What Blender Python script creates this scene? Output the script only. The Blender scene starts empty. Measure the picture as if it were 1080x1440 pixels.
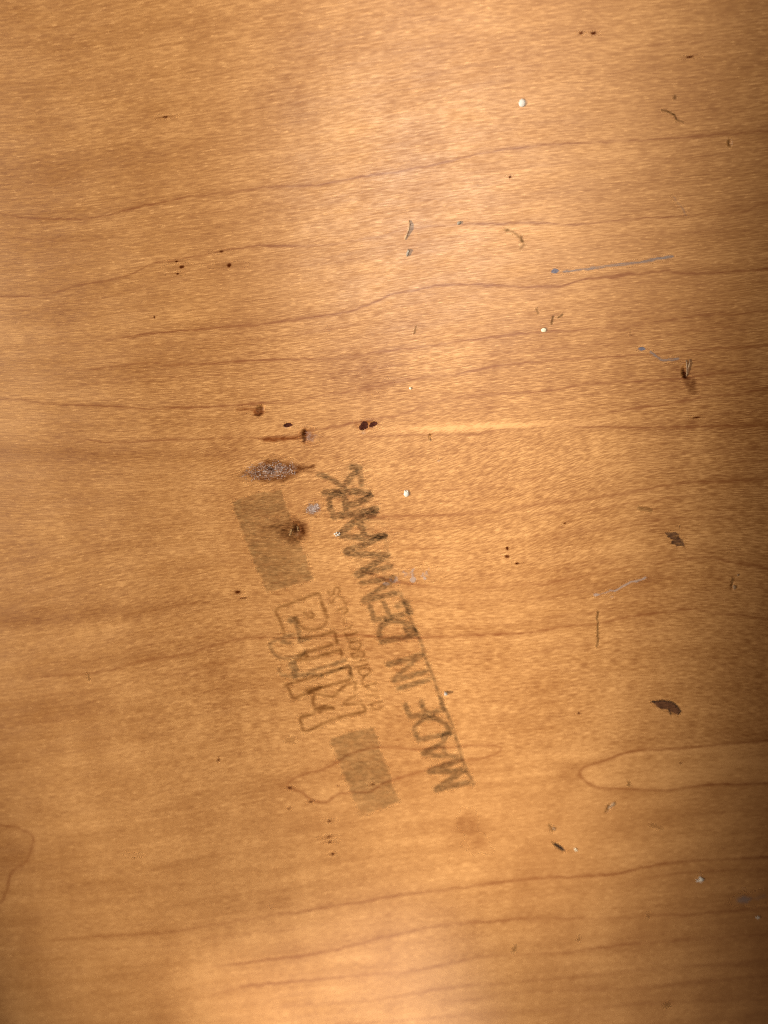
import bpy, math, random
import numpy as np
from math import radians as R

S = bpy.context.scene
COL = S.collection
rng = np.random.default_rng(7)
random.seed(7)

# ------------------------------------------------------------------ camera
TH = R(22.0)            # tilt of the phone away from the board's normal
D = 0.19                # metres from lens to the middle of the view
F = 1083.0              # focal length in photo pixels (53 degrees across)
CY, CZ = D * math.sin(TH), D * math.cos(TH)
cam = bpy.data.cameras.new("camera")
cam.sensor_fit = 'HORIZONTAL'
cam.sensor_width = 36.0
cam.lens = 36.0 * F / 1080.0
cam.clip_start, cam.clip_end = 0.01, 50.0
camo = bpy.data.objects.new("camera", cam)
camo.location = (0, CY, CZ)
camo.rotation_euler = (-TH, 0, 0)
COL.objects.link(camo)
S.camera = camo
cam.dof.use_dof = True
cam.dof.focus_distance = D * 0.925
cam.dof.aperture_fstop = 13.0

# ------------------------------------------------------------------ light
W = bpy.data.worlds.new("World")
S.world = W
W.use_nodes = True
bg = W.node_tree.nodes["Background"]
bg.inputs[0].default_value = (1.0, 0.55, 0.26, 1)
bg.inputs[1].default_value = 0.07


def area(name, loc, aim, sx, sy, power, color, spread=180):
    l = bpy.data.lights.new(name, 'AREA')
    l.shape = 'RECTANGLE'
    l.size, l.size_y = sx, sy
    l.energy = power
    l.color = color
    l.spread = R(spread)
    o = bpy.data.objects.new(name, l)
    o.location = loc
    d = np.array(aim, float) - np.array(loc, float)
    from mathutils import Vector
    o.rotation_euler = Vector(d).to_track_quat('-Z', 'Y').to_euler()
    COL.objects.link(o)
    return o


def spot(name, loc, aim, power, half_deg, blend, soft, color, square=False):
    l = bpy.data.lights.new(name, 'SPOT')
    l.energy = power
    l.color = color
    l.spot_size = R(half_deg * 2)
    l.spot_blend = blend
    l.shadow_soft_size = soft
    l.use_square = square
    o = bpy.data.objects.new(name, l)
    o.location = loc
    from mathutils import Vector
    o.rotation_euler = Vector([b - a for a, b in zip(loc, aim)]).to_track_quat('-Z', 'Y').to_euler()
    COL.objects.link(o)
    return o


WARM = (1, 0.92, 0.78)
def strip(name, tx, ty, lean, yaw, H, w, length, power, spread, back=0, color=WARM):
    """long lamp above the board, leaning 'lean' degrees to the left of overhead, its beam 'spread' degrees wide"""
    from mathutils import Matrix, Vector
    l = bpy.data.lights.new(name, 'AREA')
    l.shape = 'RECTANGLE'
    l.size, l.size_y = w, length
    l.energy = power
    l.color = color
    l.spread = R(spread)
    o = bpy.data.objects.new(name, l)
    m = Matrix.Rotation(R(yaw), 4, 'Z') @ Matrix.Rotation(R(-lean), 4, 'Y') @ Matrix.Rotation(R(back), 4, 'X')
    o.matrix_world = Matrix.Translation((tx, ty, 0)) @ m @ Matrix.Translation((0, 0, H))
    COL.objects.link(o)
    return o


strip("left_lamp", -0.034, -0.03, 62, 7.5, 0.7, 0.098, 1.2, 0.81, 4.6)
strip("overhead_lamp", 0.024, 0.10, 0, 1, 0.7, 0.085, 0.48, 0.088, 8.0)
strip("back_lamp", -0.012, -0.196, 0, 20, 0.8, 0.08, 0.08, 0.022, 3.8, 38)

area("sheen_fill", (0.05, -1.1, 0.85), (0, -0.12, 0), 0.7, 0.35, 0.7, (1, 0.95, 0.86))  # unseen fill lamp added to give the lower board a pale sheen

S.view_settings.view_transform = 'Standard'
S.view_settings.look = 'None'
S.view_settings.exposure = 0.0
S.view_settings.gamma = 1.0
S.cycles.use_denoising = False
S.cycles.use_light_tree = False
S.cycles.use_adaptive_sampling = False
S.cycles.sampling_pattern = 'TABULATED_SOBOL'
S.cycles.min_transparent_bounces = 24
S.cycles.min_light_bounces = 4
S.cycles.filter_width = 1.15
S.cycles.transparent_max_bounces = 24
S.cycles.max_bounces = 12

# ------------------------------------------------------------------ photo point <-> board point
ct, st = math.cos(TH), math.sin(TH)


def plane(u, v):
    u = np.asarray(u, float); v = np.asarray(v, float)
    xc = (u - 540) / F; yc = -(v - 720) / F
    dy = yc * ct - st; dz = -yc * st - ct
    t = -CZ / dz
    return xc * t, CY + dy * t


def photo(x, y):
    wy = y - CY; wz = -CZ
    yy = wy * ct - wz * st; zz = wy * st + wz * ct
    return 540 + F * x / (-zz), 720 - F * yy / (-zz)


Q = D / F               # size on the board of one photo pixel at the middle


def sstep(a, b, x):
    t = np.clip((x - a) / (b - a), 0, 1)
    return t * t * (3 - 2 * t)


def smooth_noise(n, cell, seed):
    """1-D smooth noise, n samples, cell = wavelength in samples"""
    r = np.random.default_rng(seed)
    k = int(n / cell) + 4
    p = r.normal(size=k)
    x = np.arange(n) / cell
    i = x.astype(int); f = x - i; f = f * f * (3 - 2 * f)
    return p[i] * (1 - f) + p[i + 1] * f


class Noise2:
    """value noise on a lattice, for edges of marks"""
    def __init__(s, seed):
        s.t = np.random.default_rng(seed).random((256, 256))

    def __call__(s, x, y):
        x = np.asarray(x, float) + 1000; y = np.asarray(y, float) + 1000
        i = np.floor(x).astype(int); j = np.floor(y).astype(int)
        f = x - i; g = y - j
        f = f * f * (3 - 2 * f); g = g * g * (3 - 2 * g)
        t = s.t; a = i % 256; b = j % 256; a1 = (i + 1) % 256; b1 = (j + 1) % 256
        return (t[a, b] * (1 - f) + t[a1, b] * f) * (1 - g) + (t[a, b1] * (1 - f) + t[a1, b1] * f) * g


NZ = Noise2(3)
NZ2 = Noise2(11)


def catmull(pts, step=4.0, closed=False):
    p = np.array(pts, float)
    n = len(p)
    out = []
    rngs = range(n if closed else n - 1)
    for i in rngs:
        p1 = p[i]; p2 = p[(i + 1) % n]
        p0 = p[i - 1] if (i > 0 or closed) else 2 * p1 - p2
        p3 = p[(i + 2) % n] if (i + 2 < n or closed) else 2 * p2 - p1
        m = max(2, int(np.hypot(*(p2 - p1)) / step))
        for k in range(m):
            t = k / m
            out.append(0.5 * ((2 * p1) + (-p0 + p2) * t + (2 * p0 - 5 * p1 + 4 * p2 - p3) * t * t
                              + (-p0 + 3 * p1 - 3 * p2 + p3) * t ** 3))
    out.append(p[0] if closed else p[-1])
    return np.array(out)


def seg_dist(X, Y, poly):
    d = np.full(X.shape, 1e9)
    if len(poly) == 1:
        return np.hypot(X - poly[0][0], Y - poly[0][1])
    for (x0, y0), (x1, y1) in zip(poly[:-1], poly[1:]):
        dx, dy = x1 - x0, y1 - y0
        L = dx * dx + dy * dy + 1e-9
        t = np.clip(((X - x0) * dx + (Y - y0) * dy) / L, 0, 1)
        np.minimum(d, np.hypot(X - x0 - t * dx, Y - y0 - t * dy), out=d)
    return d


# ------------------------------------------------------------------ growth lines of the wood (traced)
RINGS = [  # points, strength, width
    ([(0, 300), (30, 306), (65, 307), (110, 309), (135, 306), (175, 296), (215, 287), (260, 279), (320, 271), (380, 264), (440, 261), (480, 254), (540, 244), (580, 237), (620, 230), (670, 218), (725, 208), (780, 203), (840, 200), (900, 197), (965, 193), (1020, 189), (1080, 184)], .62, 1.0),
    ([(0, 416), (65, 415), (100, 403), (145, 395), (185, 385), (215, 371), (250, 366), (310, 354), (350, 347), (400, 346), (460, 344), (500, 338), (540, 331), (570, 324), (630, 317), (705, 314), (755, 314), (800, 316), (840, 313), (890, 308), (940, 305), (990, 302), (1040, 299), (1060, 292), (1080, 285)], .55, 1.0),
    ([(150, 476), (210, 470), (260, 465), (310, 460), (370, 456), (430, 447), (480, 440), (520, 428), (545, 416), (570, 410), (630, 401), (690, 401), (750, 404), (790, 402), (810, 395), (840, 390), (890, 386), (935, 382), (980, 385), (1040, 381), (1080, 378)], .66, 1.0),
    ([(100, 522), (150, 517), (200, 511), (260, 513), (320, 510), (380, 506), (450, 505), (500, 501), (540, 494), (600, 487), (660, 478), (730, 470), (780, 466), (840, 462), (890, 458), (940, 451), (990, 443), (1040, 441), (1080, 436)], .5, .95),
    ([(0, 561), (30, 562), (50, 566), (100, 569), (165, 571), (200, 575), (250, 573), (310, 571), (370, 567), (410, 566), (450, 557), (500, 550), (540, 541), (590, 532), (640, 527), (690, 516), (740, 510), (790, 506), (860, 501), (920, 497), (990, 491), (1080, 485)], .5, .95),
    ([(440, 605), (483, 597), (510, 592), (540, 587), (570, 581), (605, 567), (640, 560), (690, 555), (760, 550), (820, 541), (890, 537), (960, 532), (990, 527), (1040, 522), (1080, 517)], .62, .95),
    ([(840, 583), (860, 580), (910, 572), (960, 565), (990, 559), (1040, 554), (1080, 545)], .6, .95),
    ([(90, 616), (140, 621), (200, 621), (250, 618), (310, 617), (350, 616), (390, 614), (425, 612), (470, 615), (540, 614), (590, 611), (660, 611), (700, 605), (750, 602), (790, 600), (890, 601), (1080, 598)], .5, .9),
    ([(470, 726), (540, 727), (590, 725), (655, 722), (705, 717), (755, 710), (800, 705), (860, 697), (920, 685), (970, 679), (1020, 676), (1080, 674)], .36, 1.6),
    ([(700, 766), (765, 757), (820, 747), (880, 740), (940, 730), (1040, 725), (1080, 722)], .25, 1.3),
    ([(500, 800), (545, 815), (570, 820), (615, 826), (660, 827), (710, 825), (750, 822), (800, 814), (840, 807), (880, 798), (920, 791), (960, 787), (1000, 785), (1030, 791), (1060, 796), (1080, 800)], .46, 1.5),
    ([(40, 952), (125, 947), (165, 940), (200, 928), (250, 922), (280, 915), (310, 906), (350, 897), (400, 897), (450, 894), (500, 893), (560, 898), (615, 896), (670, 893), (740, 890), (790, 881), (840, 877), (890, 867), (940, 861), (970, 857), (1010, 862), (1080, 870)], .48, 1.1),
    ([(540, 774), (600, 771), (690, 770), (760, 762)], .25, .9),
    ([(75, 1322), (150, 1316), (225, 1312), (300, 1301), (360, 1290), (415, 1284), (450, 1277), (500, 1270), (540, 1262), (590, 1255), (640, 1250), (690, 1242), (750, 1236), (810, 1232), (860, 1230), (900, 1221), (940, 1214), (990, 1210), (1080, 1205)], .5, 1.1),
    ([(300, 1360), (400, 1347), (470, 1335), (540, 1319), (610, 1303), (675, 1296), (740, 1292), (810, 1291), (870, 1291), (930, 1287), (990, 1284), (1080, 1277)], .45, 1.2),
    ([(300, 1399), (350, 1387), (420, 1380), (480, 1375), (540, 1369), (590, 1364), (630, 1355), (680, 1346), (740, 1342), (800, 1339), (860, 1331), (920, 1325), (990, 1319), (1080, 1314)], .45, 1.2),
    ([(370, 1419), (450, 1412), (540, 1404), (610, 1392), (670, 1385), (740, 1380), (810, 1374), (880, 1367), (940, 1360), (1010, 1357), (1080, 1350)], .24, 1.4),
    ([(620, 1413), (690, 1402), (760, 1395), (820, 1392), (890, 1390), (940, 1386), (990, 1381), (1080, 1373)], .3, 1.3),
    ([(430, 1446), (540, 1436), (620, 1431), (700, 1425), (800, 1418), (900, 1412), (1080, 1404)], .28, 1.4),
    ([(950, 1146), (1000, 1143), (1040, 1140), (1080, 1139)], .22, 1.2),
    ([(900, 1236), (950, 1229), (1000, 1225), (1060, 1222)], .3, 1.2),
    ([(0, 488), (60, 486), (130, 482), (190, 472)], .2, 1.6),
    ([(0, 1018), (70, 1014), (150, 1003), (230, 1000)], .15, 2.0),
    ([(850, 75), (900, 66), (1000, 58), (1080, 50)], .2, 1.5),
    ([(540, 690), (640, 688), (720, 679), (840, 655), (960, 637), (1080, 630)], .2, 1.8),
]
for _i, _dy, _k in ((2, 17, .16), (3, 21, .17), (3, -14, .14), (5, 16, .16), (8, 18, .17), (8, -22, .16), (8, 40, .14), (10, 24, .16), (10, -18, .15), (11, 28, .15), (11, -16, .14), (12, 14, .13), (13, 22, .14), (0, 26, .12), (1, 24, .12)):
    RINGS.append(([(x, y + _dy + 4 * math.sin(x / 130 + _dy)) for x, y in RINGS[_i][0]], _k, 1.3))
LOOPS = [
    ([(405, 1107), (411, 1096), (441, 1084), (474, 1073), (493, 1060), (530, 1051), (574, 1053), (610, 1053), (640, 1051), (670, 1047.5), (695, 1047.5), (705, 1052.5), (697, 1060), (670, 1067.5), (640, 1072), (605, 1080), (570, 1092), (540, 1101), (518, 1114), (493, 1116), (474, 1118), (459, 1128), (437, 1125), (426, 1116)], .56, True),
    ([(1400, 1020), (1080, 1041), (1040, 1046), (1010, 1047), (965, 1052), (920, 1054), (880, 1060), (850, 1070), (830, 1077), (818, 1083), (815, 1089), (820, 1096), (830, 1103), (845, 1108), (890, 1110), (935, 1111), (965, 1106), (1020, 1103), (1080, 1101), (1400, 1090)], .55, False),
    ([(-200, 1150), (0, 1162), (30, 1167), (47, 1177), (45, 1190), (37, 1210), (18, 1225), (12, 1240), (8, 1255), (-20, 1280), (-200, 1320)], .5, False),
]

# ------------------------------------------------------------------ hollows pressed into the board: photo x, y, radii, turn, depth (mm)
HOLLOWS = [
    (1026, 201, 2.0, 5.5, -8, .25), (775, 1163, 2.0, 5.5, -35, .22), (856, 1137, 3.0, 7.5, 38, .3), (884.5, 1102, 2.0, 3.5, 10, .2),
    (1030, 824, 2.5, 7, 0, .25), (786, 1190, 3.0, 11, -57, .35), (962, 522, 3.5, 8, 5, .35),
    (605, 615, 1.5, 4.5, 0, .2), (429, 612, 4, 8, 0, .22), (418, 744, 5, 9, -12, .25), (514, 601, 5, 8, 30, .2), (525, 597, 5, 3.5, -15, .18),
    (405, 598, 5.5, 3, 0, .2), (366, 575, 5, 6, 30, .2), (383, 662, 26, 9, -4, .10), (441, 716, 11, 7, -4, .08), (937, 996, 15, 6, 24, .10),
]


def board_z(u, v):
    z = np.zeros(np.shape(u))
    for (cx, cy, rx, ry, a, dep) in HOLLOWS:
        m = (np.abs(u - cx) < 60) & (np.abs(v - cy) < 60)
        if not m.any():
            continue
        c, s = math.cos(R(a)), math.sin(R(a))
        du, dv = u[m] - cx, v[m] - cy
        e = np.hypot((du * c + dv * s) / rx, (-du * s + dv * c) / ry)
        z[m] -= dep * 1e-3 * (1 - sstep(.35, 1.25, e)) - dep * 0.12e-3 * np.exp(-((e - 1.35) / .22) ** 2)
    return z


# ------------------------------------------------------------------ materials
class NT:
    def __init__(s, name):
        s.m = bpy.data.materials.new(name)
        s.m.use_nodes = True
        s.t = s.m.node_tree
        s.t.nodes.clear()
        s.out = s.t.nodes.new('ShaderNodeOutputMaterial')

    def n(s, typ, **kw):
        x = s.t.nodes.new(typ)
        for k, v in kw.items():
            setattr(x, k, v)
        return x

    def l(s, a, b):
        s.t.links.new(a, b)

    def val(s, sock, v):
        if hasattr(v, 'is_output'):
            s.l(v, sock)
        else:
            sock.default_value = v

    def attr(s, name, vec=False):
        a = s.n('ShaderNodeAttribute', attribute_name=name)
        return a.outputs['Vector'] if vec else a.outputs['Fac']

    def math(s, op, a, b=0.0, c=None, clamp=False):
        x = s.n('ShaderNodeMath', operation=op, use_clamp=clamp)
        s.val(x.inputs[0], a); s.val(x.inputs[1], b)
        if c is not None:
            s.val(x.inputs[2], c)
        return x.outputs[0]

    def ramp(s, x, a, b, lo=0.0, hi=1.0):
        r = s.n('ShaderNodeMapRange', interpolation_type='SMOOTHSTEP')
        s.val(r.inputs[0], x)
        r.inputs[1].default_value = a; r.inputs[2].default_value = b
        r.inputs[3].default_value = lo; r.inputs[4].default_value = hi
        return r.outputs[0]

    def noise(s, vec, scale, rot=0.0, detail=2.0, rough=.5, off=(0, 0, 0), dist=0.0):
        v = vec
        if rot:
            m0 = s.n('ShaderNodeMapping'); m0.inputs['Rotation'].default_value = (0, 0, rot)
            s.l(v, m0.inputs[0]); v = m0.outputs[0]
        m = s.n('ShaderNodeMapping')
        m.inputs['Scale'].default_value = (scale[0], scale[1], 1)
        m.inputs['Location'].default_value = off
        s.l(v, m.inputs[0])
        x = s.n('ShaderNodeTexNoise')
        x.inputs['Scale'].default_value = 1.0
        x.inputs['Detail'].default_value = detail
        x.inputs['Roughness'].default_value = rough
        x.inputs['Distortion'].default_value = dist
        s.l(m.outputs[0], x.inputs['Vector'])
        return x.outputs[0]

    def mix(s, f, a, b, blend='MIX'):
        x = s.n('ShaderNodeMix', data_type='RGBA', blend_type=blend)
        s.val(x.inputs[0], f)
        for sock, v in ((x.inputs[6], a), (x.inputs[7], b)):
            if hasattr(v, 'is_output'):
                s.l(v, sock)
            else:
                sock.default_value = (*v, 1)
        return x.outputs[2]


def wood_material():
    t = NT('honey_wood')
    g = t.attr('grain', True)
    ring = t.attr('ring')
    tone = t.attr('tone')
    slant = t.attr('slant')
    # short crinkled fibres, longer streaks, soft figure
    f1 = t.noise(g, (1 / 15, 1 / 1.4), detail=2, rough=.6)
    f2 = t.noise(g, (1 / 12, 1 / 1.5), rot=R(14), detail=2, rough=.6, off=(31, 7, 0))
    fm = t.n('ShaderNodeMix', data_type='FLOAT')
    t.l(slant, fm.inputs[0]); t.l(f1, fm.inputs[2]); t.l(f2, fm.inputs[3])
    fib = fm.outputs[0]
    fig = t.noise(g, (1 / 20, 1 / 6), detail=3, rough=.62, off=(5, 2, 0), dist=.3)
    st1 = t.noise(g, (1 / 110, 1 / 4.0), detail=3, rough=.6, off=(3, 9, 0))
    st2 = t.noise(g, (1 / 300, 1 / 24.0), detail=3, rough=.55, off=(13, 4, 0))
    big = t.noise(g, (1 / 130, 1 / 70.0), detail=3, rough=.55, off=(1.5, 4.4, 0))
    pale = t.noise(g, (1 / 11, 1 / 1.5), detail=1, off=(77, 3, 0))

    def c(x, k):
        return t.math('MULTIPLY', t.math('SUBTRACT', x, .5), k)
    fv = t.math('MULTIPLY', t.math('ADD', c(t.ramp(fib, .36, .64), .34), c(fib, .6)), t.attr('crisp'))
    longf = t.noise(g, (1 / 70, 1 / 1.7), detail=2, rough=.6, off=(41, 8, 0))
    fv = t.math('ADD', fv, c(longf, .42))
    curl = t.noise(g, (1 / 75, 1 / 260.0), detail=2, off=(21, 3, 0))
    v = t.math('ADD', fv, c(fig, .10))
    v = t.math('ADD', v, c(curl, .40))
    v = t.math('ADD', v, c(st1, .46))
    v = t.math('ADD', v, c(st2, .40))
    v = t.math('ADD', v, c(big, .42))
    v = t.math('ADD', v, t.ramp(pale, .62, .74, 0, .40))
    v = t.math('ADD', v, tone)
    v = t.math('ADD', v, .5)
    cr = t.n('ShaderNodeValToRGB')
    e = cr.color_ramp.elements
    e[0].position = 0.0; e[0].color = (.238, .080, .0155, 1)
    e[1].position = 1.0; e[1].color = (.745, .395, .150, 1)
    x = cr.color_ramp.elements.new(.5); x.color = (.440, .202, .063, 1)
    t.l(v, cr.inputs[0])
    rn = t.noise(g, (1 / 14, 1 / 2.2), detail=2, off=(9, 55, 0))
    rf = t.math('MULTIPLY', ring, t.ramp(fib, .25, .65, 1.25, .8))
    rf = t.math('MULTIPLY', rf, t.ramp(rn, .25, .65, .75, 1.1), clamp=True)
    col = t.mix(rf, cr.outputs[0], (.245, .078, .016))
    # a few very fine dark pores
    po = t.noise(g, (1 / 5.5, 1 / 1.1), detail=1, off=(19, 91, 0))
    col = t.mix(t.ramp(po, .70, .80, 0, .5), col, (.16, .06, .016))
    b = t.n('ShaderNodeBsdfPrincipled')
    t.l(col, b.inputs['Base Color'])
    smear = t.noise(g, (1 / 70, 1 / 22.0), detail=3, off=(6, 17, 0))
    t.l(t.math('ADD', t.ramp(fib, .3, .7, .45, .37), c(smear, .16)), b.inputs['Roughness'])
    b.inputs['IOR'].default_value = 1.45
    bump = t.n('ShaderNodeBump')
    bump.inputs['Strength'].default_value = .14
    bump.inputs['Distance'].default_value = .00006
    t.l(t.math('ADD', fib, t.math('MULTIPLY', pale, .4)), bump.inputs['Height'])
    t.l(bump.outputs[0], b.inputs['Normal'])
    t.l(b.outputs[0], t.out.inputs[0])
    return t.m


def stain_material(name, tint, lo=.45, fine=1.0):
    """see-through colouring soaked into the wood: attribute 'a' is its density"""
    t = NT(name)
    g = t.attr('grain', True)
    a = t.attr('a')
    n1 = t.noise(g, (1 / 7 * fine, 1 / 1.8 * fine), detail=3, rough=.65)
    n2 = t.noise(g, (1 / 16, 1 / 8), detail=2, off=(4, 8, 0))
    k = t.math('MULTIPLY', a, t.ramp(n1, .32, .66, lo, 1.15))
    k = t.math('MULTIPLY', k, t.ramp(n2, .3, .62, .72, 1.05), clamp=True)
    b = t.n('ShaderNodeBsdfTransparent')
    t.l(t.mix(k, (1, 1, 1), tint), b.inputs[0])
    t.l(b.outputs[0], t.out.inputs[0])
    return t.m


def crust_material(name, color, color2=None, lo=.3, hi=.6, rough=.6, op=1.0, sc=(1 / 3, 1 / 2.2), amp=1.1, sc2=(1 / 2.2, 1 / 1.8)):
    """opaque deposit broken up by noise: attribute 'a' is its cover"""
    t = NT(name)
    g = t.attr('grain', True)
    a = t.attr('a')
    n1 = t.noise(g, sc, detail=3, rough=.65, off=(2, 6, 0))
    n2 = t.noise(g, sc2, detail=2, off=(8, 1, 0))
    k = t.math('ADD', a, t.math('MULTIPLY', t.math('SUBTRACT', n1, .5), amp))
    k = t.ramp(t.math('MULTIPLY', k, t.ramp(a, 0, .12)), lo, hi, 0, op)
    p = t.n('ShaderNodeBsdfPrincipled')
    p.inputs['Roughness'].default_value = .85
    p.inputs['Specular IOR Level'].default_value = .12
    t.l(t.mix(t.ramp(n2, .35, .62), color, color2 or color), p.inputs['Base Color'])
    tr = t.n('ShaderNodeBsdfTransparent')
    ms = t.n('ShaderNodeMixShader')
    t.l(k, ms.inputs[0]); t.l(tr.outputs[0], ms.inputs[1]); t.l(p.outputs[0], ms.inputs[2])
    t.l(ms.outputs[0], t.out.inputs[0])
    return t.m


def plain_material(name, c1, c2, rough=.5, scale=900.0):
    t = NT(name)
    tc = t.n('ShaderNodeTexCoord')
    n = t.noise(tc.outputs['Object'], (scale, scale), detail=3)
    p = t.n('ShaderNodeBsdfPrincipled')
    p.inputs['Roughness'].default_value = rough
    t.l(t.mix(t.ramp(n, .35, .65), c1, c2), p.inputs['Base Color'])
    t.l(p.outputs[0], t.out.inputs[0])
    return t.m


M_WOOD = wood_material()
M_INK = stain_material('faded_ink', (.55, .56, .58), .25)
M_INKLINE = stain_material('faded_brown_ink', (.62, .565, .49), .5)
M_BLOCK = stain_material('ink_wash', (.715, .73, .74), .40)
M_KNOT = stain_material('knot_brown', (.46, .365, .315), .55)
M_KNOTRED = stain_material('knot_red_brown', (.58, .42, .34), .6)
M_PIN = stain_material('pin_knot_brown', (.34, .20, .13), .9)
M_CORE = stain_material('knot_core_brown', (.30, .20, .15), .75)
M_DIRTSHADE = stain_material('dirt_and_dent_shade', (.40, .38, .33), .7)  # dirt of the scratches, also the painted shade in the dents
M_DARK = crust_material('dark_bark', (.022, .012, .008), (.05, .028, .018), .25, .5)
M_REDCORE = crust_material('red_dark_core', (.035, .009, .005), (.085, .022, .012), .25, .5)
M_CHIP = crust_material('bare_brown_chip', (.065, .026, .012), (.165, .070, .032), .3, .55, sc=(1 / 12, 1 / 2.5), amp=.5, sc2=(1 / 10, 1 / 1.6))
M_CHIP2 = crust_material('ragged_brown_chip', (.06, .026, .013), (.19, .09, .042), .42, .85, sc=(1 / 9, 1 / 2.0), amp=1.3, sc2=(1 / 8, 1 / 1.6))
M_DUST = crust_material('white_crystals', (.72, .62, .58), (.36, .25, .21), .60, .90, .55, .9, (1 / 2.0, 1 / 1.6), 2.4)
M_CLOUD = crust_material('pale_bloom', (.52, .41, .38), (.42, .31, .28), .15, .95, .55, .5, (1 / 4, 1 / 3))
M_SCUFF = crust_material('pale_scuff', (.58, .46, .40), (.46, .33, .27), .5, .95, .5, .6, (1 / 2.5, 1 / 2.5))
M_BLUE = crust_material('blue_grey_crayon', (.14, .14, .20), (.22, .20, .235), .3, .75, .5, .85, (1 / 6, 1 / 1.4))
M_BLUELINE = crust_material('pale_crayon', (.37, .29, .26), (.28, .23, .225), .25, .8, .5, .72, (1 / 9, 1 / 1.3))
M_BLUEPALE = crust_material('pale_blue_smear', (.34, .31, .33), (.28, .25, .27), .2, 1.1, .35, .6, (1 / 14, 1 / 7))
M_TAN = crust_material('torn_wood', (.30, .17, .07), (.42, .25, .11), .2, .5)
M_WHITE = plain_material('white_paint', (.66, .63, .58), (.58, .53, .47), .5)
M_CREAM = plain_material('cream_paint', (.80, .74, .56), (.70, .62, .44), .5)
M_BEAD = plain_material('glassy_grit', (.34, .32, .30), (.48, .45, .42), .12)
M_FIBRE = plain_material('pale_fibre', (.42, .27, .15), (.30, .17, .09), .6)
M_GREY = plain_material('grey_grit', (.30, .25, .20), (.20, .16, .12), .6)

# ------------------------------------------------------------------ the board: one sheet of wood, fine in view, coarser beyond
def spread_out(a, b, step, out, grow=1.12, cap=.02):
    xs = [b]; s = step
    while xs[-1] < out:
        s = min(s * grow, cap); xs.append(xs[-1] + s)
    return xs[1:]


vs = np.arange(-6, 1447, 1.5)
ys = plane(np.full(vs.shape, 540.), vs)[1][::-1]            # rising
step = .0003
hx = .133
xs = np.arange(-hx, hx + step / 2, step)
ext = spread_out(0, hx, step, .42)
xs = np.concatenate([-np.array(ext)[::-1], xs, ext])
lo = -np.array(spread_out(0, -ys[0], .0004, .55))[::-1]
hi = np.array(spread_out(0, ys[-1], .0002, .42))
ys = np.concatenate([lo, ys, hi])
NX, NY = len(xs), len(ys)
GX, GY = np.meshgrid(xs, ys)                                 # rows = y
U, V = photo(GX, GY)

# flow of the grain: how far each growth line wanders from level, spread over the sheet
sx_, sy_, sd_ = [], [], []
for pts, k, w in RINGS:
    c = catmull(pts, 20)
    px, py = plane(c[:, 0], c[:, 1])
    m = (py.max() + py.min()) / 2
    if len(pts) < 8:
        continue
    sl = np.gradient(-py, px)
    sx_ += list(px); sy_ += list(py); sd_ += list(sl)
sx_, sy_, sd_ = map(np.array, (sx_, sy_, sd_))
cx = np.linspace(xs[0], xs[-1], 160); cyy = np.linspace(ys[0], ys[-1], 140)
CX, CYY = np.meshgrid(cx, cyy)
num = np.full(CX.shape, -.06 * .3); den = np.full(CX.shape, .3)
for a, b, s in zip(sx_, sy_, sd_):
    w = np.exp(-((CX - a) / .024) ** 2 - ((CYY - b) / .026) ** 2)
    num += w * s; den += w
slope = num / den
disp = np.cumsum(slope, axis=1) * (cx[1] - cx[0])
mid = np.argmin(np.abs(cx))
disp -= disp[:, mid:mid + 1]


def bil(field, x, y):
    fx = np.clip((x - cx[0]) / (cx[1] - cx[0]), 0, len(cx) - 1.001)
    fy = np.clip((y - cyy[0]) / (cyy[1] - cyy[0]), 0, len(cyy) - 1.001)
    i = fx.astype(int); j = fy.astype(int); f = fx - i; g = fy - j
    return (field[j, i] * (1 - f) + field[j, i + 1] * f) * (1 - g) + (field[j + 1, i] * (1 - f) + field[j + 1, i + 1] * f) * g


def grain(x, y):
    """grain coordinates in units of Q, following the growth lines; bent round the knots"""
    u, v = photo(x, y)
    gv = (-y - bil(disp, x, y)) / Q
    for (kx, ky, r, s) in ((383, 661, 55, 13), (416, 745, 34, 10), (429, 612, 30, 6), (441, 716, 22, 5)):
        du, dv = (u - kx) / (r * 1.6), (v - ky) / r
        gv = gv + s * np.sign(v - ky) * -1 * (1 - np.exp(-np.abs(dv) * 1.5)) * np.exp(-du ** 2 - dv ** 2)
    return x / Q, gv


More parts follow.
